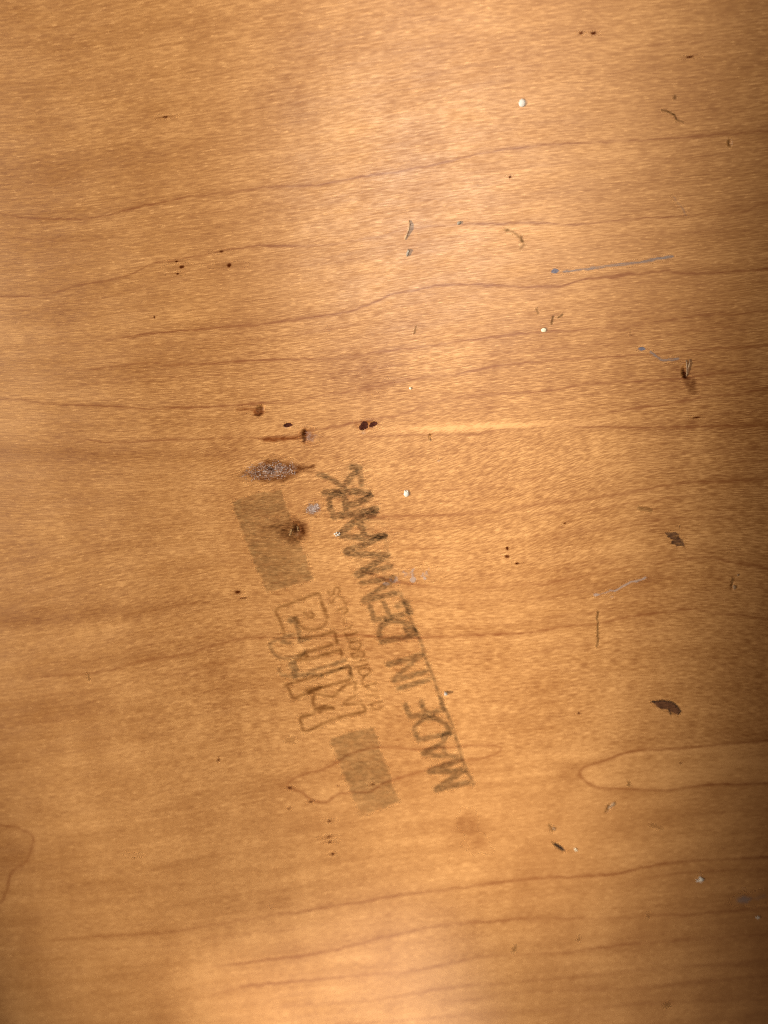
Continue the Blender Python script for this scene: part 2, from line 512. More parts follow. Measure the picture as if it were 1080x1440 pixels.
ring = np.zeros(GX.shape); tone = np.zeros(GX.shape)
UR = np.arange(-900, 2000, 1.0)
for i, (pts, k, w) in enumerate(RINGS):
    c = catmull(pts, 6)
    x0, x1 = c[0, 0], c[-1, 0]
    yk = np.interp(UR, c[:, 0], c[:, 1])
    yk = np.where(UR < x0, c[0, 1] + .05 * (x0 - UR), yk)
    yk = np.where(UR > x1, c[-1, 1] - .06 * (UR - x1), yk)
    n = len(UR)
    yk = yk + .45 * smooth_noise(n, 8, i) + .5 * smooth_noise(n, 27, i + 90)
    k *= 1.05
    amp = .92 + .24 * smooth_noise(n, 80, i + 200) + .10 * smooth_noise(n, 14, i + 300)
    amp = np.clip(amp, .35, 1.5)
    if x0 > 5:
        amp *= sstep(x0 - 30, x0 + 50, UR)
    if x1 < 1075:
        amp *= 1 - sstep(x1 - 50, x1 + 30, UR)
    wid = w * (1 + .25 * smooth_noise(n, 30, i + 400))
    rows = np.where((V[:, NX // 2] > yk.min() - 60) & (V[:, NX // 2] < yk.max() + 60))[0]
    if len(rows) == 0:
        continue
    r0, r1 = rows[0], rows[-1] + 1
    u_ = np.clip(U[r0:r1], UR[0], UR[-1])
    d = V[r0:r1] - np.interp(u_, UR, yk)
    a_ = np.interp(u_, UR, amp) * k
    w_ = np.clip(np.interp(u_, UR, wid), .6, 3)
    prof = 1.3 * np.exp(-(d / (1.5 * w_)) ** 2) + .30 * np.where(d < 0, np.exp(-np.abs(d) / (8 * w_)), np.exp(-np.abs(d) / (3.5 * w_)))
    ring[r0:r1] = np.maximum(ring[r0:r1], np.clip(a_ * prof, 0, 1))

def loop_fill(m, c, k):
    u, v = U[m], V[m]
    ins = np.zeros(u.shape, bool)
    for (ax, ay), (bx, by) in zip(c, np.roll(c, -1, 0)):
        if ay == by:
            continue
        ins ^= ((ay > v) != (by > v)) & (u < (bx - ax) * (v - ay) / (by - ay) + ax)
    tone[m] += k * ins


inb = lambda a, b, c, d: (U > a) & (U < b) & (V > c) & (V < d)
for pts, k, closed in LOOPS:
    c = catmull(pts, 5, closed)
    c[:, 1] += .8 * smooth_noise(len(c), 5, 77)
    if closed:
        c[-1] = c[0]
    m = inb(c[:, 0].min() - 40, c[:, 0].max() + 40, c[:, 1].min() - 40, c[:, 1].max() + 40)
    d = seg_dist(U[m], V[m], c)
    a_ = k * (.75 + .5 * NZ(U[m] / 40, V[m] / 40))
    prof = 1.25 * np.exp(-(d / 1.8) ** 2) + .30 * np.exp(-d / 7)
    if len(c) > 3:
        loop_fill(m, c, {0: .05, 1: .16, 2: -.05}[LOOPS.index((pts, k, closed))])
    ring[m] = np.maximum(ring[m], np.clip(a_ * prof, 0, 1))

# broad colour bands that belong to the wood itself
def soft(cx_, cy_, rx, ry, k, a=0.):
    c, s = math.cos(R(a)), math.sin(R(a))
    du, dv = U - cx_, V - cy_
    return k * np.exp(-((du * c + dv * s) / rx) ** 2 - ((-du * s + dv * c) / ry) ** 2)


tone += soft(100, 640, 330, 14, -.16) + soft(60, 868, 240, 13, -.24, -4) + soft(40, 560, 180, 12, .05)
tone += soft(680, 600, 150, 6, .42, -2) + soft(520, 530, 40, 40, -.20) + soft(960, 600, 130, 9, -.14)
tone += soft(640, 890, 260, 9, -.10, -3) + soft(230, 505, 70, 26, -.14) + soft(120, 235, 120, 24, -.12)
tone += soft(860, 822, 130, 14, -.14, -8) + soft(90, 1010, 190, 40, -.10) + soft(660, 1170, 30, 24, -.17)
tone += soft(870, 480, 220, 60, -.06) + soft(555, 1090, 130, 22, -.05) + soft(940, 1080, 110, 20, .04)
tone += soft(808, 1086, 20, 15, -.16) + soft(845, 1068, 30, 8, -.08, -20) + soft(398, 1104, 14, 10, -.14)
tone += soft(20, 1195, 28, 26, -.12) + soft(380, 700, 60, 60, -.03) + soft(640, 735, 90, 14, -.06)
tone += soft(700, 650, 220, 26, .06) + soft(640, 770, 180, 30, .06) + soft(250, 90, 140, 40, .04)
slant = sstep(330, 480, U) * (1 - sstep(800, 960, U)) * sstep(540, 640, V) * (1 - sstep(780, 900, V))
slant = np.maximum(slant, .8 * sstep(150, 320, U) * (1 - sstep(480, 560, U)) * sstep(560, 620, V) * (1 - sstep(700, 860, V)))
crisp = .60 + .45 * sstep(380, 600, V) * (1 - sstep(960, 1180, V)) * sstep(60, 330, U) + .12 * NZ(U / 90, V / 40)
GU, GV = grain(GX, GY)
Z = board_z(U, V)


def grid_mesh(name, X, Y, Zc, keep=None, extra=None):
    ny, nx = X.shape
    idx = np.arange(nx * ny).reshape(ny, nx)
    q = np.stack([idx[:-1, :-1], idx[:-1, 1:], idx[1:, 1:], idx[1:, :-1]], -1).reshape(-1, 4)
    co = np.stack([X, Y, Zc], -1).reshape(-1, 3)
    attrs = {k: v.reshape((-1, 3) if v.ndim == 3 else (-1,)) for k, v in (extra or {}).items()}
    if keep is not None:
        kf = keep.reshape(-1)[q].any(axis=1)
        q = q[kf]
        used = np.unique(q)
        rm = np.full(nx * ny, -1); rm[used] = np.arange(len(used))
        q = rm[q]; co = co[used]
        attrs = {k: v[used] for k, v in attrs.items()}
    me = bpy.data.meshes.new(name)
    me.vertices.add(len(co)); me.vertices.foreach_set('co', co.astype(np.float32).ravel())
    me.loops.add(q.size); me.loops.foreach_set('vertex_index', q.astype(np.int32).ravel())
    me.polygons.add(len(q)); me.polygons.foreach_set('loop_start', np.arange(0, q.size, 4, dtype=np.int32))
    me.polygons.foreach_set('use_smooth', np.ones(len(q), bool))
    for k, v in attrs.items():
        at = me.attributes.new(k, 'FLOAT_VECTOR' if v.ndim == 2 else 'FLOAT', 'POINT')
        at.data.foreach_set('vector' if v.ndim == 2 else 'value', v.astype(np.float32).ravel())
    me.update(calc_edges=True)
    return me


def link(name, me, mat, parent=None, label=None):
    o = bpy.data.objects.new(name, me)
    if mat:
        me.materials.append(mat)
    COL.objects.link(o)
    if parent:
        o.parent = parent
    if label:
        o['label'] = label
    return o


# sheet plus its edges: the outermost line of the grid is folded down to give the board its thickness
pad = lambda A: np.pad(A, 1, mode='edge')
BX, BY, BZ = pad(GX), pad(GY), pad(Z)
BZ[0, :] = BZ[-1, :] = -.022; BZ[:, 0] = BZ[:, -1] = -.022
me = grid_mesh('wooden_board', BX, BY, BZ, None, {'grain': np.stack([pad(GU), pad(GV), np.zeros(BX.shape)], -1),
                                                  'ring': pad(ring), 'tone': pad(tone), 'slant': pad(slant), 'crisp': pad(crisp)})
board = link('wooden_board', me, M_WOOD)
board['label'] = 'honey brown wooden board with knots, scratches and a faded ink stamp'
board['category'] = 'wooden board'

# ------------------------------------------------------------------ marks: thin films lying on the board, in photo coordinates
LIFT = [0]


def film(name, bbox, fn, mat, parent=board, label=None, step=1.0, lift=None):
    """bbox in photo pixels; fn(U, V) -> density 0..1; the film follows the board a hair above it"""
    x0, y0, x1, y1 = bbox
    u, v = np.meshgrid(np.arange(x0, x1 + step, step), np.arange(y1, y0 - step, -step))
    a = np.clip(fn(u, v), 0, 1)
    x, y = plane(u, v)
    LIFT[0] = (LIFT[0] + 1) % 12
    h = (lift if lift is not None else 2.2e-5) + LIFT[0] * 1.5e-6
    gu, gv = grain(x, y)
    g = np.stack([gu, gv, np.zeros(u.shape)], -1)
    me = grid_mesh(name, x, y, board_z(u, v) + h, a > .004, {'grain': g, 'a': a})
    return link(name, me, mat, parent, label)


def sheet_film(name, bbox, fn, mat, parent=board, label=None, lift=2.4e-5):
    """the same, on the board's own grid lines, so it can line the hollows without cutting the board"""
    x0, y0, x1, y1 = bbox
    m = (U > x0) & (U < x1) & (V > y0) & (V < y1)
    r = np.where(m.any(1))[0]; c = np.where(m.any(0))[0]
    sl = (slice(r[0], r[-1] + 1), slice(c[0], c[-1] + 1))
    a = np.clip(fn(U[sl], V[sl]), 0, 1)
    LIFT[0] = (LIFT[0] + 1) % 12
    g = np.stack([GU[sl], GV[sl], np.zeros(a.shape)], -1)
    me = grid_mesh(name, GX[sl], GY[sl], Z[sl] + lift + LIFT[0] * 1.5e-6, a > .004, {'grain': g, 'a': a})
    return link(name, me, mat, parent, label)


def stroke(u, v, pts, w, soft_=1.3, wob=.9):
    """density of one pen-like stroke"""
    un = u + wob * 2 * (NZ(u / 7, v / 5) - .5) + wob * (4.5 if w > 5.2 else 1.4) * (NZ2(u / 14 + 50, v / 1.7) - .5); vn = v + wob * 2 * (NZ2(u / 7, v / 5) - .5)
    d = seg_dist(un, vn, catmull(pts, 3) if len(pts) > 1 else pts)
    return 1 - sstep(w / 2 - soft_, w / 2 + soft_, d)


WIDE = 1.22


def strokes(parent, name, ox, oy, sc, items, mat=None, gain=1.0, label=None):
    """items: (points in the zoomed crop, width in photo px, strength)"""
    lst = [([(ox + a / sc, oy + b / sc) for a, b in pts], w, k) for pts, w, k in items]
    allp = np.array([p for pts, _, _ in lst for p in pts])
    x0, y0 = allp.min(0) - 7; x1, y1 = allp.max(0) + 7

    def fn(u, v):
        a = np.zeros(u.shape)
        for pts, w, k in lst:
            a = np.maximum(a, k * stroke(u, v, pts, w * (WIDE if w > 4.2 else 1.4 if w > 2.6 else 1.25), 2.0 if w > 4.2 else 1.9, .55) * (.75 + .5 * NZ2(u / 8, v / 6)))
        return a * gain * (1.2 + .25 * sstep(900, 700, v))
    return film(name, (x0, y0, x1, y1), fn, mat or M_INK, parent, label)


def ellipse(u, v, cx_, cy_, rx, ry, a=0., e0=.6, e1=1.15, wob=.25, ns=5.):
    c, s = math.cos(R(a)), math.sin(R(a))
    du, dv = u - cx_, v - cy_
    e = np.hypot((du * c + dv * s) / rx, (-du * s + dv * c) / ry)
    e = e + wob * 2 * (NZ(u / ns, v / ns) - .5)
    return 1 - sstep(e0, e1, e)


def polygon(u, v, pts, wob=1.2, soft_=1.2, ns=8.):
    un = u + wob * 2 * (NZ(u / ns, v / ns) - .5) + wob * 3 * (NZ2(u / 14 + 50, v / 1.7) - .5); vn = v + wob * 2 * (NZ2(u / ns, v / ns) - .5)
    ins = np.zeros(u.shape, bool)
    n = len(pts)
    for i in range(n):
        (ax, ay), (bx, by) = pts[i], pts[(i + 1) % n]
        hit = ((ay > vn) != (by > vn)) & (un < (bx - ax) * (vn - ay) / (by - ay + 1e-12) + ax)
        ins ^= hit
    d = seg_dist(un, vn, list(pts) + [pts[0]])
    sd = np.where(ins, d, -d)
    return sstep(-soft_, soft_, sd)


EX, ST = ellipse, stroke

# ---- the ink stamp
stamp = bpy.data.objects.new('ink_stamp', None)
COL.objects.link(stamp); stamp.parent = board
stamp['label'] = 'faded stamp reading MADE IN DENMARK beside an outlined maker mark'


def block(pts, fade, label):
    p = np.array(pts)

    def fn(u, v):
        a = polygon(u, v, pts, 1.1, 1.6)
        d = seg_dist(u, v, list(pts) + [pts[0]])
        a *= .82 + .25 * np.exp(-d / 5)
        a *= .50 + .55 * NZ(u / 22, v / 14) + .45 * NZ2(u / 9, v / 3)
        a *= 1 - .7 * np.exp(-d / 5) * sstep(.5, .75, NZ(u / 6 + 9, v / 4))
        return a * fade(u, v)
    film('ink_block', (p[:, 0].min() - 5, p[:, 1].min() - 5, p[:, 0].max() + 5, p[:, 1].max() + 5), fn, M_BLOCK, stamp, label)


block([(326, 707), (362, 694), (395, 689), (409, 729), (425, 772), (441, 814), (410, 823), (375, 832), (350, 772)], lambda u, v: .95 + 0 * u,
      'larger filled ink rectangle at the upper end of the stamp')
block([(464, 1041), (494, 1029), (525, 1023), (538, 1062), (550, 1097), (562, 1127), (536, 1137), (508, 1147), (486, 1095)],
      lambda u, v: 1.0 - .35 * sstep(1115, 1150, v) * NZ(u / 5, v / 5), 'smaller filled ink rectangle at the lower end of the stamp')

def word(letters, w=5.7, k=.88):
    for lab, ls in letters:
        strokes(stamp, 'letter', 0, 0, 1, [(p, w * (q[0] if q else 1), k * (q[1] if q else 1)) for p, q in ls], M_INK)


word([
    ('M', [([(604, 1084), (648, 1068)], (1.05, 1)), ([(605, 1085), (652, 1084)], (1.15, 1)), ([(650, 1083), (632, 1098), (614, 1110)], (1.3, 1.05)), ([(614, 1110), (658, 1100)], (1.05, 1))]),
    ('A', [([(595, 1059), (620, 1046), (631, 1031)], (1.05, .95)), ([(595, 1060), (620, 1063), (645, 1064)], (1, .85)), ([(621, 1046), (627, 1063)], (.95, .8)), ([(624, 1036), (631, 1031)], (1.5, 1))]),
    ('D', [([(588, 1040), (610, 1036), (633, 1029)], (1, .75)), ([(588, 1039), (583, 1027), (587, 1018), (597, 1011), (610, 1010), (622, 1015), (630, 1023), (633, 1030)], (1, .9))]),
    ('E', [([(577, 1008), (600, 1004), (624, 997)], (1, .85)), ([(577, 1008), (570, 991)], (.95, .9)), ([(599, 1004), (592, 987)], (1, .85)), ([(624, 997), (620, 983)], (1, .7)), ([(600, 1004), (607, 1005)], (1.5, .9))]),
    ('I', [([(560, 968), (602, 956)], (1.05, .88))]),
    ('N', [([(554, 957), (599, 944)], (1.05, .85)), ([(555, 955), (588, 923)], (1.05, .82)), ([(546.5, 934), (592, 922)], (1.1, .95))]),
    ('D', [([(536, 902), (584, 893)], (1.05, .9)), ([(536, 901), (533, 888), (540, 877), (554, 873), (569, 876), (580, 884), (584, 893)], (1.1, .95)), ([(573, 882), (578, 892)], (1.8, .85))]),
    ('E', [([(526, 872), (552, 867), (577, 861)], (1.05, .9)), ([(526, 872), (520, 852)], (1, .9)), ([(548, 867), (540, 848)], (1.05, .85)), ([(577, 861), (569, 848)], (1.2, .9)), ([(559, 852), (572, 847)], (1.3, .6))]),
    ('N', [([(512, 845), (557, 834)], (1.1, .82)), ([(513, 843), (533, 829), (554, 815)], (1.1, .8)), ([(508, 820), (554, 812)], (1.0, .8))]),
    ('M', [([(487, 775), (514, 765), (539, 753)], (1.2, 1)), ([(488, 777), (515, 780), (543, 781)], (1.15, .95)), ([(544, 781), (524, 794), (502, 807)], (1.25, .95)), ([(503, 809), (549, 797)], (1.15, .85)), ([(542, 756), (546, 797)], (.8, .3))]),
    ('A', [([(479, 751), (498, 734), (526, 721)], (1.35, 1.1)), ([(479, 753), (510, 756), (541, 754)], (1.1, 1)), ([(505, 732), (513, 754)], (1.2, .9))]),
    ('R', [([(470, 726), (498, 722), (529, 716)], (1.3, 1.1)), ([(470, 725), (464, 712), (464, 700), (473, 695), (482, 698), (486, 709), (487, 721)], (1.1, .9)), ([(488, 712), (505, 706), (521, 697)], (1.2, .95))]),
    ('K', [([(456, 693), (487, 691), (518, 693)], (1.2, 1.1)), ([(449, 667), (466, 674), (487, 688)], (1, .8)), ([(484, 684), (492, 672), (506, 659)], (1.1, .85)), ([(494, 657), (504, 659), (508, 682)], (1.1, .6))]),
])
strokes(stamp, 'rule_line', 0, 0, 1, [([(574.5, 864), (579.6, 875.5), (584.8, 886), (592.6, 904), (597.8, 923.5), (604, 940), (610.7, 956), (616, 974), (622, 992)], 3.2, .62),
                                      ([(622, 992), (633, 1012), (639.5, 1034), (646, 1052.6), (650, 1068), (657.6, 1086), (666, 1103)], 3.2, .62),
                                      ([(562, 832), (568, 848), (574.5, 864)], 3.4, .55)])
GA, GB = (370, 820, 7.714), (390, 910, 6.75)
strokes(stamp, 'outlined_letter', *GA, [
    ([(130, 300), (180, 268), (300, 220), (430, 170), (575, 117), (608, 130), (630, 200), (660, 280), (690, 350), (690, 410), (650, 468), (590, 495), (500, 507), (440, 490), (405, 455), (365, 405), (330, 378)], 3.0, .62),
    ([(130, 300), (150, 350), (180, 395), (200, 460), (225, 545)], 3.2, .62), ([(630, 200), (655, 270), (670, 310)], 4, .75), ([(445, 318), (480, 352), (520, 372), (552, 350), (520, 310)], 2.8, .62)], M_INKLINE)
strokes(stamp, 'outlined_letter', *GA, [
    ([(300, 400), (345, 395)], 8, .8), ([(330, 400), (372, 480), (390, 560), (398, 630)], 5.2, .7), ([(400, 615), (490, 608)], 3.6, .7),
    ([(235, 590), (110, 628), (75, 662), (90, 720), (120, 770), (180, 808), (260, 812), (350, 797), (420, 775), (455, 735)], 3.2, .62), ([(230, 580), (330, 560)], 4, .6), ([(210, 640), (290, 650)], 5, .6)], M_INK)
strokes(stamp, 'outlined_letter', *GA, [
    ([(400, 592), (600, 575), (700, 547), (768, 528), (788, 580), (800, 645)], 3.2, .72), ([(745, 668), (600, 712), (450, 752)], 3.2, .7), ([(400, 790), (450, 770), (470, 800)], 7, .75),
    ([(350, 832), (500, 822), (620, 790), (720, 762), (835, 728), (852, 785)], 3.2, .75)], M_INKLINE)
strokes(stamp, 'outlined_letter', *GA, [
    ([(500, 950), (620, 922), (760, 882), (885, 838)], 3.2, .68), ([(690, 972), (800, 940), (932, 905), (942, 1000)], 3.2, .7), ([(168, 930), (190, 972), (230, 1000), (300, 1012)], 3, .6),
    ([(320, 880), (345, 950), (345, 1000)], 9, .85), ([(345, 1000), (450, 992), (530, 982), (640, 1000)], 4.6, .75)], M_INK)
strokes(stamp, 'outlined_letter', *GB, [
    ([(70, 362), (200, 322), (330, 290), (420, 265)], 3.0, .66), ([(70, 362), (112, 400), (130, 450), (152, 486), (250, 452), (400, 390), (550, 347), (705, 300), (692, 240), (678, 190), (560, 215), (440, 250)], 3.0, .72)], M_INKLINE)
strokes(stamp, 'outlined_letter', *GB, [
    ([(275, 412), (400, 382)], 4.2, .7), ([(300, 438), (350, 438), (335, 500), (348, 548)], 4.4, .72), ([(370, 435), (450, 455), (525, 470), (570, 430), (620, 380), (690, 352), (735, 340), (742, 402)], 3.0, .7),
    ([(360, 590), (440, 570), (520, 577)], 5, .75), ([(400, 600), (450, 580)], 6.5, .7), ([(740, 460), (680, 490), (630, 538), (700, 542), (795, 520)], 3.0, .62),
    ([(350, 630), (220, 668), (230, 720), (262, 795), (400, 742), (520, 690), (650, 650), (832, 605), (802, 540)], 3.0, .68), ([(765, 580), (785, 585)], 2.5, .5)], M_INKLINE)
SA, SB = (440, 810, 9.818), (470, 900, 9.818)
for crop, items in (
    (SA, [([(205, 215), (228, 262), (285, 250), (300, 165), (350, 160), (372, 200), (350, 240)], 2.0, .55)]),
    (SA, [([(230, 340), (270, 388), (292, 402)], 2.0, .5), ([(285, 375), (275, 340), (300, 300), (380, 290), (420, 318), (430, 372), (470, 382)], 2.0, .5)]),
    (SA, [([(335, 482), (400, 440), (460, 450), (476, 490), (430, 512)], 2.0, .55)]),
    (SA, [([(420, 600), (436, 660)], 2.0, .5)]),
    (SA, [([(430, 738), (500, 722), (545, 668)], 2.0, .5), ([(440, 798), (490, 815), (605, 778)], 2.1, .66), ([(440, 800), (480, 870), (520, 908)], 2.0, .5), ([(520, 872), (600, 860)], 1.9, .5)]),
    (SA, [([(508, 922), (560, 910), (640, 910), (662, 950), (640, 1000), (570, 1016), (510, 982), (508, 925)], 2.1, .66)]),
    (SB, [([(240, 195), (262, 240), (330, 232), (332, 172), (400, 170), (416, 210), (372, 246), (332, 232)], 2.1, .64), ([(240, 198), (290, 180), (325, 170)], 2, .6)]),
    (SB, [([(280, 380), (380, 356), (462, 334)], 2.0, .66), ([(235, 333), (350, 302), (440, 280)], 1.9, .5)]),
    (SB, [([(340, 432), (362, 402), (440, 386), (490, 402), (490, 450), (440, 490), (380, 490), (340, 450)], 2.0, .64)]),
    (SB, [([(428, 495), (388, 560), (400, 620), (442, 632), (520, 610), (575, 600)], 2.0, .62)]),
    (SB, [([(440, 640), (500, 680), (590, 700)], 1.9, .45), ([(440, 752), (520, 762), (605, 772)], 1.9, .5)]),
    (SB, [([(650, 855), (580, 868), (510, 880), (530, 940), (582, 952), (660, 925)], 2.0, .6)]),
):
    strokes(stamp, 'small_letter', *crop, items, M_INKLINE, 1.25)
film('ink_smudge', (440, 648, 560, 850), lambda u, v: .30 * sstep(.3, .7, NZ(u / 9, v / 6)) * np.maximum(ST(u, v, [(500, 668), (497, 700), (512, 722), (525, 750)], 34, 12), .9 * ST(u, v, [(505, 775), (530, 800), (540, 815)], 30, 12)), M_INK, stamp)
film('ink_smudge', (398, 1033, 420, 1049), lambda u, v: .55 * ellipse(u, v, 409, 1041, 8, 4, -10), M_INKLINE, stamp)

# ---- knots
k = sheet_film('knot', (350, 700, 470, 790), lambda u, v: np.maximum.reduce([.62 * EX(u, v, 414, 745, 22, 19, -8, .72, 1.1, .08), .95 * EX(u, v, 422, 746, 13, 15, -8, .3, 1.15, .1), .42 * EX(u, v, 388, 742, 34, 13, -4, .1, 1.1)]),
               M_KNOT, board, 'round dark knot with a torn hole overlapping the upper ink rectangle')
sheet_film('knot_core', (398, 726, 432, 762), lambda u, v: np.maximum(.75 * EX(u, v, 417, 742, 4.5, 8, -12, .2, 1.2), .4 * ST(u, v, [(421, 736), (424, 745), (421, 752), (423, 759)], 3.4, 2.2)), M_CORE, k, None, 3.6e-5)
film('torn_fibre', (398, 726, 426, 762), lambda u, v: np.maximum(.55 * ST(u, v, [(408, 752), (410, 745)], 2.6), .5 * ST(u, v, [(417.5, 741), (419, 748)], 1.8)), M_TAN, k, None, lift=1.2e-4)
k = sheet_film('knot', (320, 630, 460, 695), lambda u, v: np.maximum.reduce([.9 * polygon(u, v, [(340, 667), (352, 658), (370, 649), (385, 645), (405, 650), (422, 656), (440, 657), (424, 662), (412, 670), (395, 677), (375, 678), (355, 674)], 2.2, 5.0), .95 * ST(u, v, [(400, 659), (425, 659), (441, 656)], 5, 2.2),
               .5 * EX(u, v, 350, 668, 22, 8, -8, .1, 1.1), .5 * ST(u, v, [(405, 668), (425, 664), (438, 664)], 3, 2)]), M_KNOT, board, 'long lens-shaped knot dusted with white crystals above the stamp')
sheet_film('pale_bloom', (335, 636, 430, 690), lambda u, v: .55 * EX(u, v, 384, 662, 30, 11, -8, .1, 1.15, .4, 4), M_CLOUD, k, None, 3.2e-5)
sheet_film('white_crystals', (335, 636, 430, 690), lambda u, v: .56 * EX(u, v, 381, 662, 42, 14, -6, .75, 1.15, .3), M_DUST, k, None, 4.2e-5)
sheet_film('knot_core', (370, 650, 395, 676), lambda u, v: .62 * EX(u, v, 381, 661, 7, 7, 20, .3, 1.1, .4), M_CORE, k, None, 3.4e-5)
k = sheet_film('knot', (418, 698, 462, 734), lambda u, v: .75 * EX(u, v, 441, 716, 15, 9, -6, .3, 1.15), M_KNOT, board, 'small oval knot whitened with crystals between ink rectangle and lettering')
sheet_film('pale_bloom', (420, 698, 462, 734), lambda u, v: .8 * EX(u, v, 441, 715.5, 13, 8, -8, .2, 1.15, .35, 3), M_CLOUD, k, None, 3.2e-5)
sheet_film('white_crystals', (420, 698, 460, 732), lambda u, v: .66 * EX(u, v, 441, 715, 14.5, 9, -8, .6, 1.15, .3), M_DUST, k, None, 4.2e-5)
k = sheet_film('knot', (355, 588, 455, 640), lambda u, v: np.maximum.reduce([.9 * ST(u, v, [(372, 618.5), (395, 617.5), (425, 614)], 5.5, 2.6), .6 * EX(u, v, 432, 613, 18, 15, 0, .1, 1.1), .4 * ST(u, v, [(425, 607), (440, 603)], 4, 2)]),
               M_KNOTRED, board, 'small knot with a grey black upright core and a brown tail')
sheet_film('knot_core', (418, 596, 440, 628), lambda u, v: np.maximum(.8 * ST(u, v, [(429, 606), (428, 613), (428.5, 619)], 5.4, 1.8), .4 * EX(u, v, 428, 606, 5, 4)), M_CORE, k, None, 3.6e-5)
film('pale_bloom', (412, 596, 452, 630), lambda u, v: .5 * EX(u, v, 437, 614, 13, 12, 0, .1, 1.1, .3, 4), M_CLOUD, k, None, lift=4.6e-5)
film('white_crystals', (415, 598, 450, 628), lambda u, v: .42 * EX(u, v, 436, 614, 15, 13, 0, .3, 1.1), M_DUST, k, None, lift=6e-5)
k = sheet_film('knot', (330, 560, 385, 592), lambda u, v: np.maximum(.6 * ST(u, v, [(335, 575.5), (352, 576), (366, 577)], 5, 2.5), .8 * EX(u, v, 362, 579, 9, 6)), M_KNOTRED, board, 'little split knot with a dark green black chip')
sheet_film('knot_core', (355, 564, 380, 590), lambda u, v: np.maximum(.85 * EX(u, v, 367, 574.5, 6, 4.5, -25, .5, 1.1, .4), .7 * ST(u, v, [(358, 583), (363, 584), (368, 581)], 2.6)), M_CORE, k, None, 3.6e-5)
k = sheet_film('knot', (495, 584, 540, 612), lambda u, v: .5 * EX(u, v, 515, 598, 17, 8), M_KNOTRED, board, 'pair of dark red knots above the last letter')
sheet_film('knot_core', (500, 588, 522, 612), lambda u, v: EX(u, v, 511, 599, 5.6, 8.5, 33, .6, 1.1, .3), M_REDCORE, k, None, 3.6e-5)
sheet_film('knot_core', (516, 588, 536, 606), lambda u, v: EX(u, v, 524.5, 597, 6, 4, -18, .6, 1.1, .25), M_REDCORE, k, None, 3.6e-5)
sheet_film('knot', (394, 590, 418, 606), lambda u, v: EX(u, v, 405, 598, 6.5, 3, 0, .6, 1.1, .2), M_REDCORE, board, 'single small dark red oval knot')

# ---- pin knots: dark points with brown tails along the grain
for (x, y, rx, ry, tail) in [(817, 46.5, 3, 2, 5), (834, 46.5, 4.2, 2.2, 6), (232, 164.5, 4, 1.8, 14), (255, 375.5, 4.2, 2.6, 24), (248, 368, 2.6, 1.6, 16), (249.5, 385, 2.2, 1.5, 12), (311, 354, 3.2, 1.8, 14),
                             (322, 373, 3.4, 3.6, 26), (713, 771, 2.3, 2.8, 0), (713, 782.5, 3.8, 2.2, 3), (727.5, 792.5, 3.5, 1.7, 5), (794, 736, 2.0, 1.3, 3), (334, 832.5, 4.5, 2.4, 7),
                             (463, 1154.5, 3, 1.7, 12), (462, 1176.5, 3, 1.7, 14), (464, 1184, 2.5, 1.2, 12), (468, 1201, 2.6, 1.7, 4), (408, 1108, 3, 2, 5), (437, 1127.5, 2.6, 1.7, 4), (406, 1137, 1.6, 1.2, 4),
                             (307, 1069, 2.2, 3, 0), (524, 1103, 3, 1.4, 5), (957, 1073.0, 1.5, 1.3, 0), (342, 841, 6, 1, 4), (980, 587, 6, 1.4, 10), (970, 80, 6, 1.6, 12), (217, 446, 1.4, 1.6, 0), (717, 249, 2.2, 1.6, 5),
                             (475, 1105, 1.5, 1.2, 0), (814, 1003, 1.8, 1.5, 3)]:
    def fn(u, v, x=x, y=y, rx=rx, ry=ry, tail=tail):
        a = .97 * EX(u, v, x, y, rx, ry, -5, .5, 1.25, .2, 3)
        if tail:
            a = np.maximum(a, .24 * EX(u, v, x, y, tail + rx, ry * 1.3 + .5, -4, .0, 1.1, .15))
        return a
    film('pin_knot', (x - tail - rx - 6, y - 8, x + tail + rx + 6, y + 8), fn, M_PIN, step=.8)

# ---- brown chips and stains
chip = film('bare_chip', (915, 980, 962, 1012), lambda u, v: polygon(u, v, [(917, 987), (930, 985.5), (942, 987), (951, 992), (956, 999), (954.5, 1005), (947, 1001.5), (940, 998), (930, 997), (923, 993)], .8, 1.9), M_CHIP, board,
     'crescent chip of bare dark brown wood near the right edge', lift=3e-5)
film('chip_rim', (912, 978, 962, 1012), lambda u, v: np.maximum(.7 * ST(u, v, [(917, 987), (930, 985.3), (942, 987), (951, 992), (956, 999), (955, 1004)], 1.8, 1.0), .8 * ST(u, v, [(940, 998), (944, 1004)], 2.2, 1.0)), M_DARK, chip, None, lift=4.5e-5)
film('bare_chip', (928, 734, 972, 775), lambda u, v: np.maximum(.72 * polygon(u, v, [(936, 748), (950, 747), (957, 755), (961, 759), (964, 769), (950, 769), (942, 764), (946, 759), (937, 755)], 1.4, 1.4, 4.), .75 * ST(u, v, [(955, 750), (954, 744), (956, 739)], 2)),
     M_CHIP2, board, 'ragged brown chip with a thin hair above it', lift=3e-5)
film('dark_splinter_mark', (952, 500, 990, 555), lambda u, v: np.maximum(.75 * EX(u, v, 973, 543, 10, 11, 20, .2, 1.15, .3), .6 * ST(u, v, [(965, 531), (976, 550)], 9, 3.5)), M_KNOT, board, 'brown patch under the pale splinter')  # brown tint to the lower right of the splinter
sheet_film('dark_wedge', (954, 508, 976, 534), lambda u, v: .95 * polygon(u, v, [(960, 521), (963, 518), (966, 527), (964, 533), (959.5, 531)], .6, 1.4), M_CORE, board)  # dark tint in the hollow beside the splinter
